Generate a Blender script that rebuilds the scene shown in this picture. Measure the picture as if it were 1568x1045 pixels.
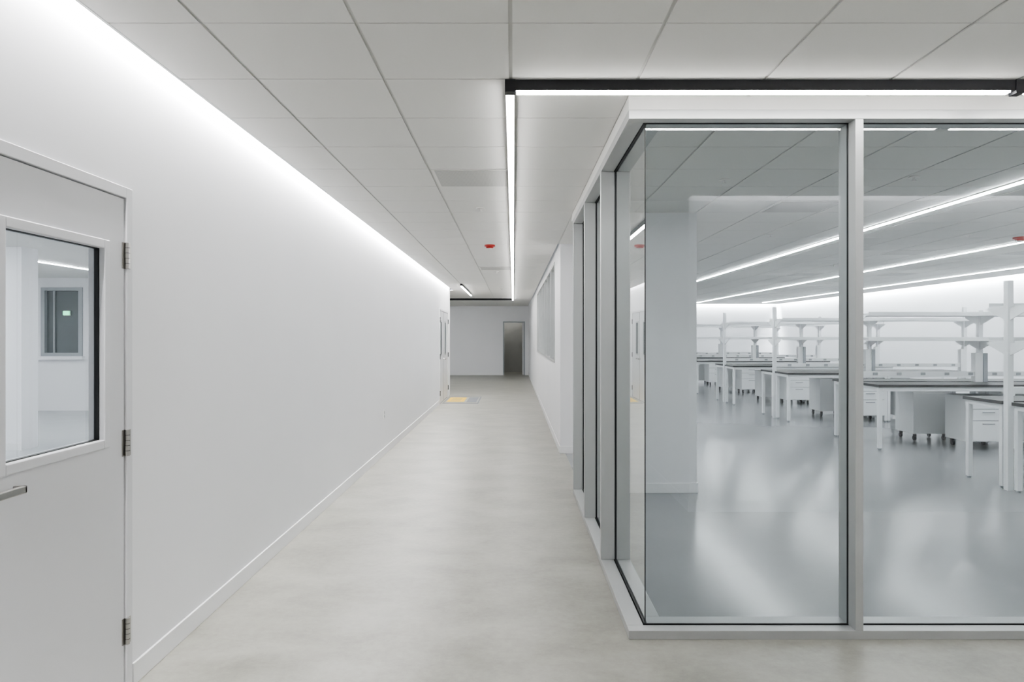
import bpy, math, random
random.seed(4)
scene = bpy.context.scene
for o in list(bpy.data.objects): bpy.data.objects.remove(o)

# ------------------------------------------------------------ materials
def new_mat(name):
    m = bpy.data.materials.new(name); m.use_nodes = True
    nt = m.node_tree
    return m, nt, nt.nodes["Principled BSDF"]

def paint(name, col, rough=0.55, metallic=0.0, var=0.03, scale=3.0, spec=0.5):
    m, nt, b = new_mat(name)
    tc = nt.nodes.new("ShaderNodeTexCoord")
    n = nt.nodes.new("ShaderNodeTexNoise"); n.inputs["Scale"].default_value = scale
    n.inputs["Detail"].default_value = 3
    nt.links.new(tc.outputs["Object"], n.inputs["Vector"])
    r = nt.nodes.new("ShaderNodeValToRGB")
    r.color_ramp.elements[0].position = 0.3; r.color_ramp.elements[1].position = 0.7
    r.color_ramp.elements[0].color = tuple(c*(1-var) for c in col)+(1,)
    r.color_ramp.elements[1].color = tuple(min(1, c*(1+var)) for c in col)+(1,)
    nt.links.new(n.outputs["Fac"], r.inputs["Fac"])
    nt.links.new(r.outputs["Color"], b.inputs["Base Color"])
    b.inputs["Roughness"].default_value = rough
    b.inputs["Metallic"].default_value = metallic
    b.inputs["Specular IOR Level"].default_value = spec
    return m

def emis(name, col, s):
    m, nt, b = new_mat(name)
    b.inputs["Base Color"].default_value = (0.8, 0.8, 0.8, 1)
    b.inputs["Emission Color"].default_value = col+(1,)
    b.inputs["Emission Strength"].default_value = s
    return m

M_WALL = paint("wall_paint", (0.82, 0.82, 0.838), 0.6, var=0.012, scale=1.2)
M_BASE = paint("baseboard_paint", (0.83, 0.83, 0.84), 0.4, var=0.01)
M_TILE = paint("ceiling_tile", (0.76, 0.756, 0.738), 0.85, var=0.008, scale=90, spec=0.2)
M_GRID = paint("ceiling_grid", (0.60, 0.60, 0.585), 0.5, var=0.01)
M_DOOR = paint("door_paint", (0.68, 0.68, 0.70), 0.38, var=0.01)
M_ALU = paint("anodized_aluminium", (0.46, 0.47, 0.47), 0.42, metallic=0.35, var=0.01)
M_STEEL = paint("satin_steel", (0.42, 0.41, 0.39), 0.3, metallic=0.95, var=0.02)
M_DARK = paint("black_gasket", (0.012, 0.013, 0.014), 0.5, var=0.02)
M_BLACK = paint("black_housing", (0.006, 0.006, 0.009), 0.5, var=0.02)
M_TOP = paint("epoxy_worktop", (0.012, 0.0125, 0.014), 0.45, var=0.08, scale=40)
M_LABW = paint("lab_white_enamel", (0.87, 0.88, 0.89), 0.35, var=0.01)
M_GREY = paint("grey_enamel", (0.33, 0.35, 0.37), 0.4, var=0.02)
M_RED = paint("red_plastic", (0.35, 0.012, 0.008), 0.35, var=0.04)
M_WPL = paint("white_plastic", (0.75, 0.74, 0.72), 0.4, var=0.01)
M_YEL = paint("yellow_vinyl", (0.75, 0.50, 0.05), 0.5, var=0.04)
M_PRINT = paint("grey_print", (0.16, 0.17, 0.19), 0.5, var=0.05)
M_DGLASS = paint("dark_room_glass", (0.08, 0.095, 0.10), 0.08, var=0.1, scale=3)
M_FLOOR2 = paint("vinyl_floor", (0.42, 0.43, 0.44), 0.25, var=0.03)
M_DWALL = paint("wall_paint_dimmed", (0.38, 0.38, 0.36), 0.6, var=0.02)  # wall colour darkened to stand in for the end room's dimness
M_LENS = emis("light_lens", (1.0, 0.985, 0.97), 38.0)
M_LENSFILL = emis("light_lens_fill", (1.0, 0.985, 0.95), 40.0)  # lens of the lamp added to lighten the end room
M_LENSLAB = emis("light_lens_lab", (0.95, 0.98, 1.0), 55.0)
M_LENSSIDE = emis("light_lens_side_room", (0.96, 0.985, 1.0), 72.0)
M_COVE = emis("cove_strip", (1.0, 0.99, 0.985), 74.0)
M_COVECROSS = emis("cove_strip_cross", (1.0, 0.99, 0.985), 125.0)
M_COVELAB = emis("cove_strip_lab", (0.97, 0.99, 1.0), 200.0)
M_EXIT = emis("exit_green", (0.02, 0.9, 0.35), 1.6)

def perforated():
    m, nt, b = new_mat("perforated_panel")
    tc = nt.nodes.new("ShaderNodeTexCoord")
    v = nt.nodes.new("ShaderNodeTexVoronoi"); v.inputs["Scale"].default_value = 90; v.inputs["Randomness"].default_value = 0
    nt.links.new(tc.outputs["Object"], v.inputs["Vector"])
    r = nt.nodes.new("ShaderNodeValToRGB")
    r.color_ramp.elements[0].position = 0.25; r.color_ramp.elements[0].color = (0.18, 0.18, 0.18, 1)
    r.color_ramp.elements[1].position = 0.38; r.color_ramp.elements[1].color = (0.52, 0.52, 0.51, 1)
    nt.links.new(v.outputs["Distance"], r.inputs["Fac"])
    nt.links.new(r.outputs["Color"], b.inputs["Base Color"])
    b.inputs["Roughness"].default_value = 0.5
    return m
M_PERF = perforated()

def concrete():
    m, nt, b = new_mat("polished_concrete")
    L = nt.links.new
    tc = nt.nodes.new("ShaderNodeTexCoord")
    mp = nt.nodes.new("ShaderNodeMapping"); mp.inputs["Scale"].default_value = (1.0, 1.3, 1)
    L(tc.outputs["Object"], mp.inputs["Vector"])
    n1 = nt.nodes.new("ShaderNodeTexNoise"); n1.inputs["Scale"].default_value = 1.9; n1.inputs["Detail"].default_value = 6
    n1.inputs["Roughness"].default_value = 0.55; n1.inputs["Distortion"].default_value = 0.25
    L(mp.outputs[0], n1.inputs["Vector"])
    n2 = nt.nodes.new("ShaderNodeTexNoise"); n2.inputs["Scale"].default_value = 22; n2.inputs["Detail"].default_value = 8
    n2.inputs["Roughness"].default_value = 0.75
    L(tc.outputs["Object"], n2.inputs["Vector"])
    mx = nt.nodes.new("ShaderNodeMix"); mx.data_type = 'FLOAT'; mx.inputs[0].default_value = 0.32
    L(n1.outputs["Fac"], mx.inputs[2]); L(n2.outputs["Fac"], mx.inputs[3])
    r = nt.nodes.new("ShaderNodeValToRGB")
    e = r.color_ramp.elements
    e[0].position = 0.34; e[0].color = (0.205, 0.200, 0.173, 1)
    e[1].position = 0.64; e[1].color = (0.350, 0.345, 0.308, 1)
    k = e.new(0.49); k.color = (0.282, 0.277, 0.243, 1)
    L(mx.outputs[0], r.inputs["Fac"]); L(r.outputs["Color"], b.inputs["Base Color"])
    mr = nt.nodes.new("ShaderNodeMapRange"); mr.inputs[3].default_value = 0.30; mr.inputs[4].default_value = 0.48
    L(n1.outputs["Fac"], mr.inputs[0]); L(mr.outputs[0], b.inputs["Roughness"])
    bp = nt.nodes.new("ShaderNodeBump"); bp.inputs["Strength"].default_value = 0.08; bp.inputs["Distance"].default_value = 0.004
    L(n2.outputs["Fac"], bp.inputs["Height"]); L(bp.outputs["Normal"], b.inputs["Normal"])
    return m
M_CONC = concrete()

def epoxy():
    m, nt, b = new_mat("glossy_epoxy_floor")
    L = nt.links.new
    tc = nt.nodes.new("ShaderNodeTexCoord")
    n1 = nt.nodes.new("ShaderNodeTexNoise"); n1.inputs["Scale"].default_value = 0.9; n1.inputs["Detail"].default_value = 4
    L(tc.outputs["Object"], n1.inputs["Vector"])
    r = nt.nodes.new("ShaderNodeValToRGB"); e = r.color_ramp.elements
    e[0].position = 0.35; e[0].color = (0.245, 0.252, 0.262, 1)
    e[1].position = 0.65; e[1].color = (0.26, 0.268, 0.278, 1)
    L(n1.outputs["Fac"], r.inputs["Fac"]); L(r.outputs["Color"], b.inputs["Base Color"])
    b.inputs["Roughness"].default_value = 0.19
    b.inputs["Specular IOR Level"].default_value = 0.42
    return m
M_EPOXY = epoxy()

def glass(name, tint):
    m = bpy.data.materials.new(name); m.use_nodes = True
    nt = m.node_tree; nt.nodes.clear(); L = nt.links.new
    out = nt.nodes.new("ShaderNodeOutputMaterial")
    tr = nt.nodes.new("ShaderNodeBsdfTransparent"); tr.inputs[0].default_value = tint+(1,)
    gl = nt.nodes.new("ShaderNodeBsdfGlossy"); gl.inputs["Roughness"].default_value = 0.0
    gl.inputs["Color"].default_value = (0.96, 0.98, 0.98, 1)
    lw = nt.nodes.new("ShaderNodeLayerWeight"); lw.inputs["Blend"].default_value = 0.5
    def math_(op, a, bv):
        n = nt.nodes.new("ShaderNodeMath"); n.operation = op
        for i, v in enumerate((a, bv)):
            if isinstance(v, (int, float)): n.inputs[i].default_value = v
            else: L(v, n.inputs[i])
        return n.outputs[0]
    p = math_('POWER', lw.outputs["Facing"], 5.0)
    r1 = math_('ADD', math_('MULTIPLY', p, 0.96), 0.038)
    R = math_('DIVIDE', math_('MULTIPLY', r1, 2.0), math_('ADD', r1, 1.0))
    mix = nt.nodes.new("ShaderNodeMixShader")
    L(R, mix.inputs[0]); L(tr.outputs[0], mix.inputs[1]); L(gl.outputs[0], mix.inputs[2])
    L(mix.outputs[0], out.inputs[0])
    return m
M_GLASS = glass("partition_glass", (0.86, 0.90, 0.91))
M_CLEAR = glass("vision_glass", (0.90, 0.93, 0.95))

# ------------------------------------------------------------ mesh builder
class MB:
    def __init__(s): s.v = []; s.f = []; s.m = []; s.mats = []
    def mi(s, mat):
        if mat not in s.mats: s.mats.append(mat)
        return s.mats.index(mat)
    def box(s, x0, x1, y0, y1, z0, z1, mat):
        b = len(s.v); i = s.mi(mat)
        s.v += [(x0,y0,z0),(x1,y0,z0),(x1,y1,z0),(x0,y1,z0),(x0,y0,z1),(x1,y0,z1),(x1,y1,z1),(x0,y1,z1)]
        for q in ((0,3,2,1),(4,5,6,7),(0,1,5,4),(1,2,6,5),(2,3,7,6),(3,0,4,7)):
            s.f.append(tuple(b+k for k in q)); s.m.append(i)
        return s
    def poly(s, pts, mat):
        b = len(s.v); s.v += list(pts); s.f.append(tuple(range(b, b+len(pts)))); s.m.append(s.mi(mat)); return s
    def prism(s, pts, off, mat):
        b = len(s.v); n = len(pts); i = s.mi(mat)
        s.v += list(pts) + [(p[0]+off[0], p[1]+off[1], p[2]+off[2]) for p in pts]
        s.f.append(tuple(b+k for k in range(n))[::-1]); s.m.append(i)
        s.f.append(tuple(b+n+k for k in range(n))); s.m.append(i)
        for k in range(n):
            k2 = (k+1) % n
            s.f.append((b+k, b+k2, b+n+k2, b+n+k)); s.m.append(i)
        return s
    def cyl(s, c, r, h, axis, mat, r2=None, seg=20):
        r2 = r if r2 is None else r2
        b = len(s.v); i = s.mi(mat)
        for t, rr in ((0, r), (1, r2)):
            for k in range(seg):
                a = 2*math.pi*k/seg; u = rr*math.cos(a); w = rr*math.sin(a); d = t*h
                p = {'z': (u, w, d), 'x': (d, u, w), 'y': (w, d, u)}[axis]
                s.v.append((c[0]+p[0], c[1]+p[1], c[2]+p[2]))
        for k in range(seg):
            k2 = (k+1) % seg
            s.f.append((b+k, b+k2, b+seg+k2, b+seg+k)); s.m.append(i)
        s.f.append(tuple(b+k for k in range(seg))[::-1]); s.m.append(i)
        s.f.append(tuple(b+seg+k for k in range(seg))); s.m.append(i)
        return s
    def build(s, name, parent=None, bevel=0.0, loc=None):
        me = bpy.data.meshes.new(name); me.from_pydata(s.v, [], s.f)
        for m in s.mats: me.materials.append(m)
        me.polygons.foreach_set("material_index", s.m); me.update()
        o = bpy.data.objects.new(name, me); scene.collection.objects.link(o)
        if parent: o.parent = parent
        if loc: o.location = loc
        if bevel:
            md = o.modifiers.new("bevel", 'BEVEL'); md.width = bevel; md.segments = 2; md.limit_method = 'ANGLE'
        return o
def empty(name, loc=(0,0,0)):
    o = bpy.data.objects.new(name, None); o.empty_display_size = 0.2
    o.location = loc
    scene.collection.objects.link(o); return o
def inst(src, name, loc):
    o = bpy.data.objects.new(name, src.data); o.location = loc
    for md in src.modifiers:
        n = o.modifiers.new(md.name, md.type)
        if md.type == 'BEVEL': n.width = md.width; n.segments = md.segments; n.limit_method = 'ANGLE'
    scene.collection.objects.link(o); return o

H = 2.80; HT = 2.95
XL = -1.706; XE = -1.606; XR = 0.595
GX, GY = 0.695, 3.745     # glass planes

# ------------------------------------------------------------ floors
fl = MB()
def slab(b, x0, x1, y0, y1, mat): b.box(x0, x1, y0, y1, -0.1, 0.0, mat)
slab(fl, XL, GX, -6, 28.8, M_CONC)
slab(fl, GX, 1.566, -6, 1.15, M_CONC)
slab(fl, GX, 10.1, 1.15, GY, M_CONC)
slab(fl, -6, XL, 19.12, 28.8, M_CONC)
slab(fl, -2, 2, 28.8, 31.6, M_CONC)
fl.build("floor")
MB().box(GX, 10.1, GY, 27, -0.1, 0, M_EPOXY).build("floor_lab")
MB().box(-12, XL, 0.5, 15, -0.1, 0, M_FLOOR2).build("floor_side_room")

# ------------------------------------------------------------ ceiling
tiles = MB()
GX0, GY0, P = -0.012, 2.81, 0.61
gap = 0.008
def tile_region(x0, x1, y0, y1):
    tiles.box(x0, x1, y0, y1, H+0.007, H+0.03, M_GRID)
    i0 = math.floor((x0-GX0)/P); i1 = math.ceil((x1-GX0)/P)
    j0 = math.floor((y0-GY0)/P); j1 = math.ceil((y1-GY0)/P)
    for i in range(i0, i1):
        for j in range(j0, j1):
            a0 = max(x0, GX0+i*P+gap); a1 = min(x1, GX0+(i+1)*P-gap)
            b0 = max(y0, GY0+j*P+gap*0.5); b1 = min(y1, GY0+(j+1)*P-gap*0.5)
            if a1-a0 > 0.02 and b1-b0 > 0.02:
                tiles.box(a0, a1, b0, b1, H, H+0.0068, M_TILE)
tile_region(XE, XR, -6, 1.25)
tile_region(XR, 1.566, -6, 1.25)
tile_region(XE, XR, 1.25, 3.66)
tile_region(XR, 10.1, 1.25, 3.66)
tile_region(XE, XR, 3.66, 19.12)
tile_region(-6, XR, 19.12, 28.8)
tile_region(XR, 10.0, 7.25, 9.49)
tile_region(0.79, 10.0, 3.85, 7.25)
tile_region(0.79, 10.0, 9.49, 26.9)
tiles.build("ceiling")
sl = MB()
sl.box(XL-0.12, XE, -6, 19.12, HT, HT+0.05, M_WALL)
sl.box(XE-0.006, XE+0.006, -6, 19.0, H-0.002, HT, M_WALL)
sl.box(1.566, 10.1, 1.03, 1.25, HT, HT+0.05, M_WALL)
sl.box(1.566, 10.1, 1.244, 1.256, H-0.002, HT, M_WALL)
sl.box(10.0, 10.22, 3.85, 27, HT, HT+0.05, M_WALL)
sl.box(9.994, 10.006, 3.85, 26.9, H-0.002, HT, M_WALL)
sl.box(0.79, 10.0, 26.9, 27.12, HT, HT+0.05, M_WALL)
sl.box(0.79, 10.0, 26.894, 26.906, H-0.002, HT, M_WALL)
sl.build("trim_cove")
MB().box(XL+0.003, XE-0.01, -5.9, 18.9, HT-0.02, HT-0.002, M_COVE).build("cove_light")
MB().box(1.6, 10.0, 1.153, 1.240, HT-0.02, HT-0.002, M_COVECROSS).build("cove_light")
MB().box(10.01, 10.097, 3.95, 26.8, HT-0.02, HT-0.002, M_COVELAB).build("cove_light")
MB().box(0.9, 9.9, 26.91, 26.997, HT-0.02, HT-0.002, M_COVELAB).build("cove_light")

# ------------------------------------------------------------ walls
def wall_x(b, x0, x1, ya, yb, z1, openings, mat=M_WALL, z0=0.0):
    y = ya
    for (o0, o1, zb, zt) in sorted(openings):
        b.box(x0, x1, y, o0, z0, z1, mat)
        if zb > z0: b.box(x0, x1, o0, o1, z0, zb, mat)
        if zt < z1: b.box(x0, x1, o0, o1, zt, z1, mat)
        y = o1
    b.box(x0, x1, y, yb, z0, z1, mat)
D0, D1, DT = 2.16, 3.165, 2.215      # near door frame opening
E0, E1 = 16.35, 18.45
w = MB(); wall_x(w, XL-0.12, XL, -6, 19.0, HT, [(D0, D1, 0, DT), (E0, E1, 0, DT)]); w.build("wall_left")
w = MB(); w.box(-6, XL, 19.0, 19.12, 0, HT, M_WALL); w.box(-6.12, -6, 19.0, 28.92, 0, HT, M_WALL); w.build("wall_side_hall")
w = MB()
w.box(-6.12, -0.42, 28.8, 28.92, 0, HT, M_WALL); w.box(0.47, 0.9, 28.8, 28.92, 0, HT, M_WALL)
w.box(-0.42, 0.47, 28.8, 28.92, 2.18, HT, M_WALL); w.build("wall_end")
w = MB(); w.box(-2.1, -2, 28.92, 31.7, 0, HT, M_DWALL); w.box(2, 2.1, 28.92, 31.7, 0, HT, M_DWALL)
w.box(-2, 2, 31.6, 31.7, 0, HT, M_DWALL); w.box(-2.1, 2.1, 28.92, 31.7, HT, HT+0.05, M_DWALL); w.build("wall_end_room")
W0, W1 = 10.7, 18.6
w = MB(); wall_x(w, 0.627, 0.79, 9.6, 28.8, HT, [(W0, W1, 1.17, 2.69)])
w.box(0.627, 1.4, 9.49, 9.6, 0, HT, M_WALL); w.build("wall_right")
w = MB(); w.box(0.70, 1.83, 7.10, 7.25, 0, HT, M_WALL); w.build("wall_stub")
w = MB(); w.box(XR, 10.1, 3.66, 3.85, 2.73, HT, M_TILE); w.box(XR, 0.79, 3.85, 7.25, 2.73, HT, M_TILE)
w.build("trim_header")
w = MB(); w.box(1.566, 10.1, 1.03, 1.15, 0, HT, M_WALL); w.box(1.566, 1.69, -6, 1.03, 0, HT, M_WALL); w.build("wall_cross_hall")
w = MB(); w.box(XL-0.12, 1.69, -6.12, -6, 0, HT, M_WALL); w.build("wall_back")
w = MB(); w.box(10.1, 10.22, 1.03, 27.12, 0, HT, M_WALL); w.build("wall_lab_right")
w = MB(); w.box(0.79, 10.1, 27, 27.12, 0, HT, M_WALL); w.build("wall_lab_back")
w = MB()
w.box(-12.1, -12, 0.4, 15.1, 0, HT, M_WALL); w.box(-12, XL-0.12, 0.4, 0.5, 0, HT, M_WALL)
w.box(-12, -9.95, 15, 15.1, 0, HT, M_WALL); w.box(-9.08, XL-0.12, 15, 15.1, 0, HT, M_WALL)
w.box(-9.95, -9.08, 15, 15.1, 0, 1.15, M_WALL); w.box(-9.95, -9.08, 15, 15.1, 2.6, HT, M_WALL)
w.build("wall_side_room")
MB().box(-12, XL-0.12, 0.5, 15, H, H+0.05, M_TILE).build("ceiling_side_room")
MB().box(-7.35, -6.75, 9.76, 10.1, 0, H, M_WALL).box(-7.36, -6.74, 9.745, 9.76, 0, 0.1, M_BASE).build("column_side_room")

def bb(name, boxes):
    b = MB()
    for q in boxes: b.box(*q, 0.0, 0.10, M_BASE)
    b.build(name, bevel=0.003)
t = 0.012
bb("baseboard_left", [(XL, XL+t, -6, D0-0.01), (XL, XL+t, D1+0.01, E0-0.01), (XL, XL+t, E1+0.01, 19.0)])
bb("baseboard_right", [(0.627-t, 0.627, 9.49-t, 28.8), (0.627, 1.4, 9.49-t, 9.49)])
bb("baseboard_end", [(-6, -0.45, 28.8-t, 28.8), (0.5, 0.615, 28.8-t, 28.8)])
bb("baseboard_stub", [(0.80, 1.83+t, 7.10-t, 7.10), (1.83, 1.83+t, 7.10, 7.25)])
bb("baseboard_lab", [(10.1-t, 10.1, 3.9, 27), (0.8, 10.08, 27-t, 27), (0.79, 0.79+t, 9.62, 26.9)])
bb("baseboard_cross_hall", [(1.566, 10.1, 1.15, 1.15+t), (1.566-t, 1.566, -6, 1.15+t)])

# ------------------------------------------------------------ glass partition
gp = empty("glass_partition")
SB, HB, HTT = 0.045, 2.683, 2.73
fr = MB()
XF1 = 10.1
for z0, z1 in ((0, SB), (HB, HTT)):
    fr.box(XR, XF1, 3.66, GY-0.012, z0, z1, M_ALU)
    fr.box(GX+0.012, XF1, GY+0.012, 3.85, z0, z1, M_ALU)
    fr.box(XR, GX-0.012, GY-0.012, 7.10, z0, z1, M_ALU)
    fr.box(GX+0.012, 0.79, 3.85, 7.10, z0, z1, M_ALU)
fr.box(GX-0.012, XF1, GY-0.012, GY+0.012, 0, SB-0.012, M_DARK)
fr.box(GX-0.012, GX+0.012, GY+0.012, 7.10, 0, SB-0.012, M_DARK)
fr.box(GX-0.012, XF1, GY-0.012, GY+0.012, HB+0.004, HTT, M_DARK)
fr.box(GX-0.012, GX+0.012, GY+0.012, 7.10, HB+0.004, HTT, M_DARK)
fr.build("frame_rails", gp, bevel=0.002)
mu = MB()
fx = [1.761+1.17*k for k in range(8)]
for x in fx:
    mu.box(x, x+0.042, 3.66, GY-0.006, SB, HB, M_ALU)
    mu.box(x, x+0.042, GY+0.006, 3.85, SB, HB, M_ALU)
    mu.box(x-0.004, x+0.046, GY-0.006, GY+0.006, SB-0.01, HB+0.004, M_DARK)
sy = [4.83, 5.95, 7.055]
for y in sy:
    y1 = y+0.042
    mu.box(XR, GX-0.006, y, y1, SB, HB, M_ALU)
    mu.box(GX+0.006, 0.79, y, y1, SB, HB, M_ALU)
    mu.box(GX-0.006, GX+0.006, y-0.006, y1+0.003, SB-0.01, HB+0.004, M_DARK)
mu.build("mullions", gp, bevel=0.002)
gk = MB()
g = 0.007
for a in (SB-0.012, HB-0.004):
    gk.box(GX, XF1, GY-g, GY-0.001, a, a+0.010+0.008*(a<1), M_DARK)
    gk.box(GX-g, GX-0.001, GY, 7.05, a, a+0.010+0.008*(a<1), M_DARK)
gk.box(GX-0.004, GX+0.001, GY-0.004, GY+0.001, SB-0.012, HB+0.01, M_DARK)
gk.build("gaskets", gp)
ga = MB()
xs = [GX] + [x+0.021 for x in fx] + [XF1]
for a, b in zip(xs[:-1], xs[1:]):
    ga.poly([(a, GY, SB-0.01), (b, GY, SB-0.01), (b, GY, HB+0.005), (a, GY, HB+0.005)], M_GLASS)
ys = [GY] + [y+0.021 for y in sy]
for a, b in zip(ys[:-1], ys[1:]):
    ga.poly([(GX, a, SB-0.01), (GX, b, SB-0.01), (GX, b, HB+0.005), (GX, a, HB+0.005)], M_GLASS)
ga.build("glass_panes", gp)

# ------------------------------------------------------------ windows
wn = empty("window_1")
b = MB()
b.box(0.615, 0.80, W0, W1, 1.17, 1.21, M_ALU); b.box(0.615, 0.80, W0, W1, 2.65, 2.69, M_ALU)
n = 7
for k in range(n+1):
    y = W0 + (W1-W0-0.04)*k/n
    b.box(0.615, 0.80, y, y+0.04, 1.21, 2.65, M_ALU)
b.build("frame", wn, bevel=0.002)
MB().poly([(0.71, W0, 1.2), (0.71, W1, 1.2), (0.71, W1, 2.66), (0.71, W0, 2.66)], M_GLASS).build("glass", wn)
wn = empty("window_2")
b = MB()
for q in ((-9.95, -9.87, 1.15, 2.6), (-9.16, -9.08, 1.15, 2.6), (-9.87, -9.16, 1.15, 1.22), (-9.87, -9.16, 2.53, 2.6)):
    b.box(q[0], q[1], 14.97, 15.1, q[2], q[3], M_GREY)
b.box(-10.0, -9.03, 14.88, 15.0, 1.08, 1.15, M_WALL)
b.box(-9.72, -9.69, 15.02, 15.05, 1.2, 2.55, M_GREY)
b.build("frame", wn)
MB().box(-9.9, -9.13, 15.06, 15.09, 1.2, 2.55, M_DGLASS).build("glass", wn)
MB().box(-9.5, -9.38, 15.0, 15.03, 2.02, 2.10, M_EXIT).box(-9.51, -9.37, 15.03, 15.058, 2.01, 2.11, M_WPL).build("exit_sign")

# ------------------------------------------------------------ doors
d = empty("door_1")
f = MB()
fw = 0.048
for (a, c, z0, z1) in ((D0, D0+fw, 0, DT), (D1-fw, D1, 0, DT), (D0+fw, D1-fw, DT-fw, DT)):
    f.box(XL-0.125, XL+0.012, a, c, z0, z1, M_DOOR)
f.build("frame", d, bevel=0.003)
LY0, LY1 = D0+fw+0.004, D1-fw-0.004
l0, l1, lz0, lz1 = 2.335, 2.985, 1.095, 1.965
x0, x1 = XL-0.045, XL+0.002
f = MB()
zt = DT-fw-0.004
f.box(x0, x1, LY0, l0+0.01, 0.012, zt, M_DOOR); f.box(x0, x1, l1-0.01, LY1, 0.012, zt, M_DOOR)
f.box(x0, x1, l0+0.01, l1-0.01, 0.012, lz0+0.01, M_DOOR); f.box(x0, x1, l0+0.01, l1-0.01, lz1-0.01, zt, M_DOOR)
f.build("leaf", d)
f = MB()
lw_ = 0.038
for xx0, xx1 in ((x1-0.014, x1+0.012), (x0-0.012, x0+0.014)):
    f.box(xx0, xx1, l0, l0+lw_, lz0, lz1, M_DOOR); f.box(xx0, xx1, l1-lw_, l1, lz0, lz1, M_DOOR)
    f.box(xx0, xx1, l0+lw_, l1-lw_, lz0, lz0+lw_, M_DOOR); f.box(xx0, xx1, l0+lw_, l1-lw_, lz1-lw_, lz1, M_DOOR)
f.build("vision_frame", d, bevel=0.004)
f = MB()
i0, i1, j0, j1 = l0+0.02, l1-0.02, lz0+0.02, lz1-0.02
gg = 0.020
xa, xb = x0+0.0145, x1-0.0145
f.box(xa, xb, i0, i0+gg, j0, j1, M_DARK); f.box(xa, xb, i1-gg, i1, j0, j1, M_DARK)
f.box(xa, xb, i0+gg, i1-gg, j1-gg, j1, M_DARK); f.box(xa, xb, i0+gg, i1-gg, j0, j0+gg, M_DARK)
f.build("vision_gasket", d)
xg = (xa+xb)/2
MB().poly([(xg, i0+gg, j0+gg), (xg, i1-gg, j0+gg), (xg, i1-gg, j1-gg), (xg, i0+gg, j1-gg)], M_CLEAR).build("vision_glass", d)
f = MB()
for z in (1.915, 1.095, 0.27):
    f.cyl((XL+0.016, LY1+0.003, z-0.057), 0.0095, 0.114, 'z', M_STEEL, seg=14)
    for q in (-0.034, -0.011, 0.011, 0.034):
        f.cyl((XL+0.016, LY1+0.003, z+q-0.001), 0.0099, 0.002, 'z', M_DARK, seg=14)
    f.box(XL+0.0025, XL+0.006, LY1-0.018, LY1+0.004, z-0.057, z+0.057, M_STEEL)
    f.box(XL+0.0125, XL+0.0155, LY1+0.005, LY1+0.030, z-0.057, z+0.057, M_STEEL)
f.build("hinges", d)
f = MB()
hy, hz = 2.275, 1.045
f.cyl((x1, hy, hz), 0.027, 0.010, 'x', M_STEEL, seg=28)
f.cyl((x1+0.01, hy, hz), 0.011, 0.045, 'x', M_STEEL)
f.box(x1+0.045, x1+0.062, hy-0.012, hy+0.130, hz-0.013, hz+0.013, M_STEEL)
f.box(x1+0.020, x1+0.062, hy+0.115, hy+0.130, hz-0.013, hz+0.013, M_STEEL)
f.build("lever_handle", d, bevel=0.004)

d = empty("door_2")
f = MB()
for (a, c, z0, z1) in ((E0, E0+fw, 0, DT), (E1-fw, E1, 0, DT), (E0+fw, E1-fw, DT-fw, DT)):
    f.box(XL-0.125, XL+0.015, a, c, z0, z1, M_DOOR)
f.build("frame", d, bevel=0.003)
mid = (E0+E1)/2
f = MB()
for a, c in ((E0+fw+0.005, mid-0.004), (mid+0.004, E1-fw-0.005)):
    f.box(x0, x1, a, c, 0.012, zt, M_DOOR)
    f.box(x1, x1+0.01, a+0.16, a+0.5, 1.1, 1.95, M_ALU); f.box(x1+0.01, x1+0.012, a+0.2, a+0.46, 1.14, 1.91, M_DGLASS)
f.build("leaves", d, bevel=0.002)
f = MB()
for yy, s in ((mid-0.07, -1), (mid+0.07, 1)):
    f.cyl((x1, yy, 1.02), 0.026, 0.01, 'x', M_STEEL)
    f.cyl((x1+0.01, yy, 1.02), 0.01, 0.05, 'x', M_STEEL)
    f.box(x1+0.05, x1+0.065, min(yy, yy+s*0.12), max(yy, yy+s*0.12), 1.01, 1.03, M_BLACK)
f.box(x1, x1+0.003, mid-0.004, mid+0.004, 0.02, zt, M_DARK)
for z in (1.95, 1.1, 0.25):
    for yy in (E0+fw, E1-fw): f.cyl((XL+0.02, yy, z-0.06), 0.01, 0.12, 'z', M_DARK, seg=12)
f.build("hardware", d)

d = empty("door_3")
f = MB()
for (a, c, z0, z1) in ((-0.42, -0.37, 0, 2.18), (0.42, 0.47, 0, 2.18), (-0.37, 0.42, 2.13, 2.18)):
    f.box(a, c, 28.785, 28.93, z0, z1, M_GREY)
f.build("frame", d)
f = MB(); f.box(0.375, 0.418, 28.94, 29.75, 0.012, 2.125, M_DOOR)
f.cyl((0.32, 29.68, 1.02), 0.012, 0.055, 'x', M_STEEL); f.box(0.315, 0.328, 29.56, 29.69, 1.01, 1.03, M_STEEL)
f.build("leaf", d)

# ------------------------------------------------------------ linear lights
def linear(x0, x1, y0, y1, lens=M_LENS, ends=(0.0, 0.0), hh=0.052, house=M_BLACK, drop=0.008):
    b = MB(); z0 = H-hh
    b.box(x0, x1, y0, y1, z0, H, house)
    alongx = (x1-x0) > (y1-y0)
    e0, e1 = ends
    L0, L1 = (x0+e0, x1-e1) if alongx else (y0+e0, y1-e1)
    cuts = [L0]; step = 2.44
    while cuts[-1]+step < L1-0.3: cuts.append(cuts[-1]+step)
    cuts.append(L1)
    for a, c in zip(cuts[:-1], cuts[1:]):
        if alongx: b.box(a+0.003, c-0.003, y0+0.002, y1-0.002, z0-drop, z0, lens)
        else: b.box(x0+0.002, x1-0.002, a+0.003, c-0.003, z0-drop, z0, lens)
    return b
FX0, FX1 = -0.038, 0.006
b = linear(FX0, FX1, 3.47, 23.0)
b2 = linear(FX0, 2.42, 3.425, 3.47, ends=(0.05, 0.02))
off = len(b.v); b.v += b2.v
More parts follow.
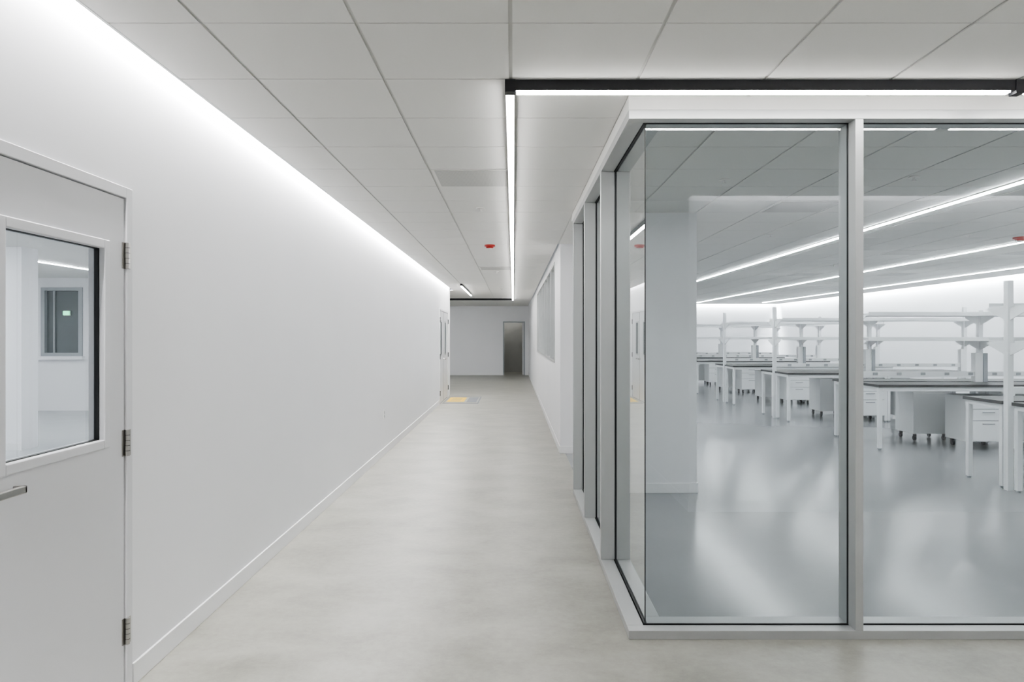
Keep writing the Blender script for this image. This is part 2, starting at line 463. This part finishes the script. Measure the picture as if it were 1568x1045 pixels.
for fc, mi_ in zip(b2.f, b2.m): b.f.append(tuple(off+k for k in fc)); b.m.append(b.mi(b2.mats[mi_]))
b.box(FX0-0.002, FX1+0.004, 3.42, 3.47, H-0.060, H, M_BLACK)
b.build("added_fill_light")
b = linear(2.46, 9.6, 3.425, 3.47, ends=(0.02, 0.02)); b.box(2.42, 2.46, 3.42, 3.475, H-0.066, H, M_BLACK); b.build("added_fill_light")
b = MB(); b.box(-5.5, FX1, 23.0, 23.05, H-0.06, H, M_BLACK); b.box(-5.4, FX0, 23.05, 23.08, H-0.058, H-0.03, M_LENSLAB); b.build("added_fill_light")
linear(-1.24, -1.195, 16.6, 20.6, ends=(0.05, 0.02)).build("added_fill_light")
linear(-5.5, -5.455, 19.6, 22.9, M_LENSSIDE, ends=(0.05, 0.02)).build("added_fill_light")  # fill light added out of view to brighten the end wall area
linear(-5.5, -2.9, 25.6, 25.645, M_LENSSIDE, ends=(0.05, 0.02)).build("added_fill_light")  # second added fill for the end wall, hidden behind the left wall
linear(-1.5, 0.6, 31.0, 31.045, M_LENSFILL).build("added_fill_light")  # invented lamp that lifts the dark doorway a little
for X, a, c in ((4.03, 4.6, 16.0), (6.6, 4.6, 25.5), (8.95, 4.6, 25.5)):
    linear(X-0.026, X+0.026, a, c, M_LENSLAB, hh=0.012, house=M_WPL).build("added_fill_light")
linear(1.9, 1.95, 14.5, 25.5, M_LENSLAB, hh=0.012, house=M_WPL).build("added_fill_light")
linear(-7.78, -7.72, 3.0, 13.0, M_LENSSIDE, hh=0.012, house=M_WPL).build("added_fill_light")
linear(-4.53, -4.47, 1.5, 13.0, M_LENSSIDE, hh=0.012, house=M_WPL).build("added_fill_light")  # extra lamp added to light the side room
linear(-10.53, -10.47, 1.5, 13.0, M_LENSSIDE, hh=0.012, house=M_WPL).build("added_fill_light")  # another added lamp, more fill for the side room
linear(-0.9, -0.855, -5.5, -1.5).build("added_fill_light")

# ------------------------------------------------------------ ceiling devices
def alarm(x, y):
    b = MB()
    b.cyl((0, 0, -0.022), 0.072, 0.022, 'z', M_RED, seg=28)
    b.cyl((0, 0, -0.045), 0.045, 0.023, 'z', M_RED, r2=0.06, seg=28)
    b.cyl((0, 0, -0.062), 0.020, 0.017, 'z', M_WPL, r2=0.03, seg=20)
    b.box(-0.05, 0.05, -0.014, 0.014, -0.05, -0.03, M_WPL)
    b.build("fire_alarm_strobe", loc=(x, y, H))
alarm(-0.317, 9.6); alarm(6.3, 8.85)
def sprinkler(x, y):
    b = MB(); b.cyl((0, 0, -0.008), 0.04, 0.008, 'z', M_WPL, seg=24)
    b.cyl((0, 0, -0.03), 0.009, 0.022, 'z', M_WPL, seg=12); b.cyl((0, 0, -0.034), 0.018, 0.004, 'z', M_WPL, seg=16)
    b.build("sprinkler_head", loc=(x, y, H))
for p in ((-0.317, 6.85), (-0.317, 13.5), (-0.3, 18.2), (1.66, 5.6), (3.1, 5.5), (3.1, 8.6), (5.5, 8.6), (3.1, 12.2), (5.5, 12.2)): sprinkler(*p)
def diffuser(x, y):
    b = MB(); s = P
    b.box(0.012, s-0.012, 0.012, s-0.012, -0.004, 0.0, M_WPL)
    b.box(0.035, s-0.035, 0.035, s-0.035, -0.008, -0.004, M_PERF)
    b.build("air_diffuser", loc=(x, y, H))
def cell(i, j): return (GX0+i*P, GY0+j*P)
for ij in ((-1, 4), (-1, 16), (4, 6), (9, 12), (12, 12), (9, 18), (12, 18), (5, 18)): diffuser(*cell(*ij))

# ------------------------------------------------------------ wall outlet, floor mat
b = MB(); b.box(0, 0.006, -0.035, 0.035, -0.057, 0.057, M_WPL)
b.box(0.006, 0.008, -0.016, 0.016, 0.008, 0.04, M_GREY); b.box(0.006, 0.008, -0.016, 0.016, -0.04, -0.008, M_GREY)
b.build("wall_outlet", loc=(XL, 9.38, 0.535), bevel=0.001)
b = MB()
b.box(-1.66, -0.82, 16.6, 18.5, 0.0, 0.003, M_PRINT)
b.box(-1.63, -0.85, 16.72, 18.38, 0.003, 0.005, M_CONC)
b.box(-1.60, -1.18, 17.0, 18.2, 0.005, 0.007, M_YEL)
b.box(-1.12, -0.88, 16.9, 18.2, 0.005, 0.007, M_PRINT)
for k in range(4): b.box(-1.52, -1.28, 17.25+k*0.2, 17.31+k*0.2, 0.007, 0.0075, M_PRINT)
b.build("floor_sign_mat")

# ------------------------------------------------------------ lab benches
def bench_mesh():
    b = MB(); Md = 1.83; N = 2; Lx = Md*N; D = 0.71
    for s in (-1, 1):
        ya, yb = sorted((s*0.07, s*(D+0.0)))
        for k in range(N):
            xa, xb = k*Md+0.0, (k+1)*Md-0.006
            b.box(xa-0.015 if k == 0 else xa, xb, ya, yb+0.0, 0.866, 0.9, M_TOP)
            yf = s*(D-0.03); f0, f1 = sorted((yf, yf-s*0.05)); r0, r1 = sorted((s*0.09, s*0.14))
            b.box(xa+0.05, xb-0.05, f0, f1, 0.808, 0.866, M_LABW)
            b.box(xa+0.05, xb-0.05, r0, r1, 0.808, 0.866, M_LABW)
            for lx in (xa+0.0, xb-0.05):
                b.box(lx, lx+0.05, f0, f1, 0.02, 0.866, M_LABW)
                b.box(lx, lx+0.05, r0, r1, 0.02, 0.866, M_LABW)
                b.box(lx, lx+0.05, min(f1, r1), max(f0, r0), 0.82, 0.866, M_LABW)
                for yy in ((f0+f1)/2, (r0+r1)/2): b.cyl((lx+0.025, yy, 0), 0.02, 0.02, 'z', M_GREY, seg=12)
    for k in range(N+1):
        px = k*Md
        top = 2.13 if k in (0, N) else 1.95
        b.box(px-0.03 if k else px-0.025, px+0.035, -0.033, 0.033, 0.0, top, M_LABW)
        if 0 < k:
            b.box(px-0.09, px-0.03, -0.05, 0.05, 0.9, 1.32, M_LABW)
            if k < N: b.box(px+0.035, px+0.095, -0.05, 0.05, 0.9, 1.32, M_GREY)
        for zs in (1.50, 1.86):
            for s in (-1, 1):
                b.prism([(px-0.004, s*0.033, zs-0.13), (px-0.004, s*0.32, zs-0.02), (px-0.004, s*0.32, zs), (px-0.004, s*0.033, zs)], (0.010, 0, 0), M_LABW)
    for zs in (1.50, 1.86):
        for s in (-1, 1):
            ya, yb = sorted((s*0.05, s*0.34))
            b.box(0.03, Lx-0.03, ya, yb, zs, zs+0.018, M_LABW)
            ya, yb = sorted((s*0.334, s*0.34))
            b.box(0.03, Lx-0.03, ya, yb, zs+0.018, zs+0.055, M_LABW)
    b.box(0.03, Lx-0.03, -0.02, 0.02, 1.86, 1.90, M_LABW)
    b.box(0.03, Lx-0.03, -0.03, 0.03, 0.98, 1.05, M_LABW)
    for k in range(10):
        for s in (-1, 1):
            ya, yb = sorted((s*0.03, s*0.034)); b.box(0.25+k*0.35, 0.32+k*0.35, ya, yb, 0.995, 1.035, M_GREY)
    return b
rows = [7.23, 10.47, 13.71, 16.95, 20.19, 23.43]
first = bench_mesh().build("lab_bench", bevel=0.003, loc=(5.03, rows[0], 0))
for r in rows[1:]: inst(first, "lab_bench", (5.03, r, 0))

def cabinet_mesh(flip):
    b = MB(); W, Dp = 0.56, 0.52
    z0, z1 = 0.11, 0.72
    b.box(0, W, -Dp/2+0.02, Dp/2, z0, z1, M_LABW)
    fy0, fy1 = -Dp/2, -Dp/2+0.018
    zz = [z0+0.004, 0.40, 0.56, z1-0.02]
    b.box(0.008, W-0.008, fy1-0.002, fy1+0.006, z0+0.004, z1-0.02, M_GREY)
    for a, c in zip(zz[:-1], zz[1:]):
        b.box(0.008, W-0.008, fy0, fy1-0.003, a+0.004, c-0.004, M_LABW)
        b.box(W/2-0.085, W/2+0.085, fy0-0.016, fy0-0.008, c-0.05, c-0.036, M_GREY)
        for q in (-0.08, 0.07): b.box(W/2+q, W/2+q+0.01, fy0-0.010, fy0, c-0.05, c-0.036, M_GREY)
    b.box(-0.004, W+0.004, -Dp/2-0.004, Dp/2, z1, z1+0.018, M_LABW)
    for cx in (0.06, W-0.06):
        for cy in (-Dp/2+0.07, Dp/2-0.07):
            b.cyl((cx, cy, 0.095), 0.022, 0.015, 'z', M_STEEL, seg=12)
            b.box(cx-0.02, cx+0.02, cy-0.02, cy+0.016, 0.05, 0.095, M_BLACK)
            b.cyl((cx-0.014, cy-0.01, 0.037), 0.037, 0.028, 'x', M_BLACK, seg=20)
    if flip:
        b.v = [(W-x, -y, z) for x, y, z in b.v]
    return b
cf = cabinet_mesh(False).build("drawer_cabinet", bevel=0.003, loc=(6.33, rows[0]-0.42, 0))
cb = cabinet_mesh(True).build("drawer_cabinet", bevel=0.003, loc=(6.10, rows[0]+0.42, 0))
for i, r in enumerate(rows):
    if i:
        inst(cf, "drawer_cabinet", (6.26, r-0.42, 0))
        inst(cb, "drawer_cabinet", (5.98, r+0.42, 0))
    inst(cf, "drawer_cabinet", (7.05, r-0.42, 0))
    inst(cf, "drawer_cabinet", (8.05, r-0.42, 0))
    inst(cb, "drawer_cabinet", (7.3, r+0.42, 0))

# ------------------------------------------------------------ world + camera
wd = bpy.data.worlds.new("world"); scene.world = wd; wd.use_nodes = True
wd.node_tree.nodes["Background"].inputs[0].default_value = (0.8, 0.85, 0.9, 1)
wd.node_tree.nodes["Background"].inputs[1].default_value = 0.3
cam = bpy.data.cameras.new("camera"); co = bpy.data.objects.new("camera", cam); scene.collection.objects.link(co)
co.location = (0, 0, 1.56); co.rotation_euler = (math.radians(90), 0, 0)
cam.sensor_width = 36; cam.lens = 25.0; cam.shift_x = -0.00128; cam.shift_y = -0.00415
cam.clip_start = 0.05; cam.clip_end = 200
scene.camera = co
scene.view_settings.view_transform = 'AgX'
scene.view_settings.look = 'AgX - Medium High Contrast'
scene.view_settings.exposure = 0.3
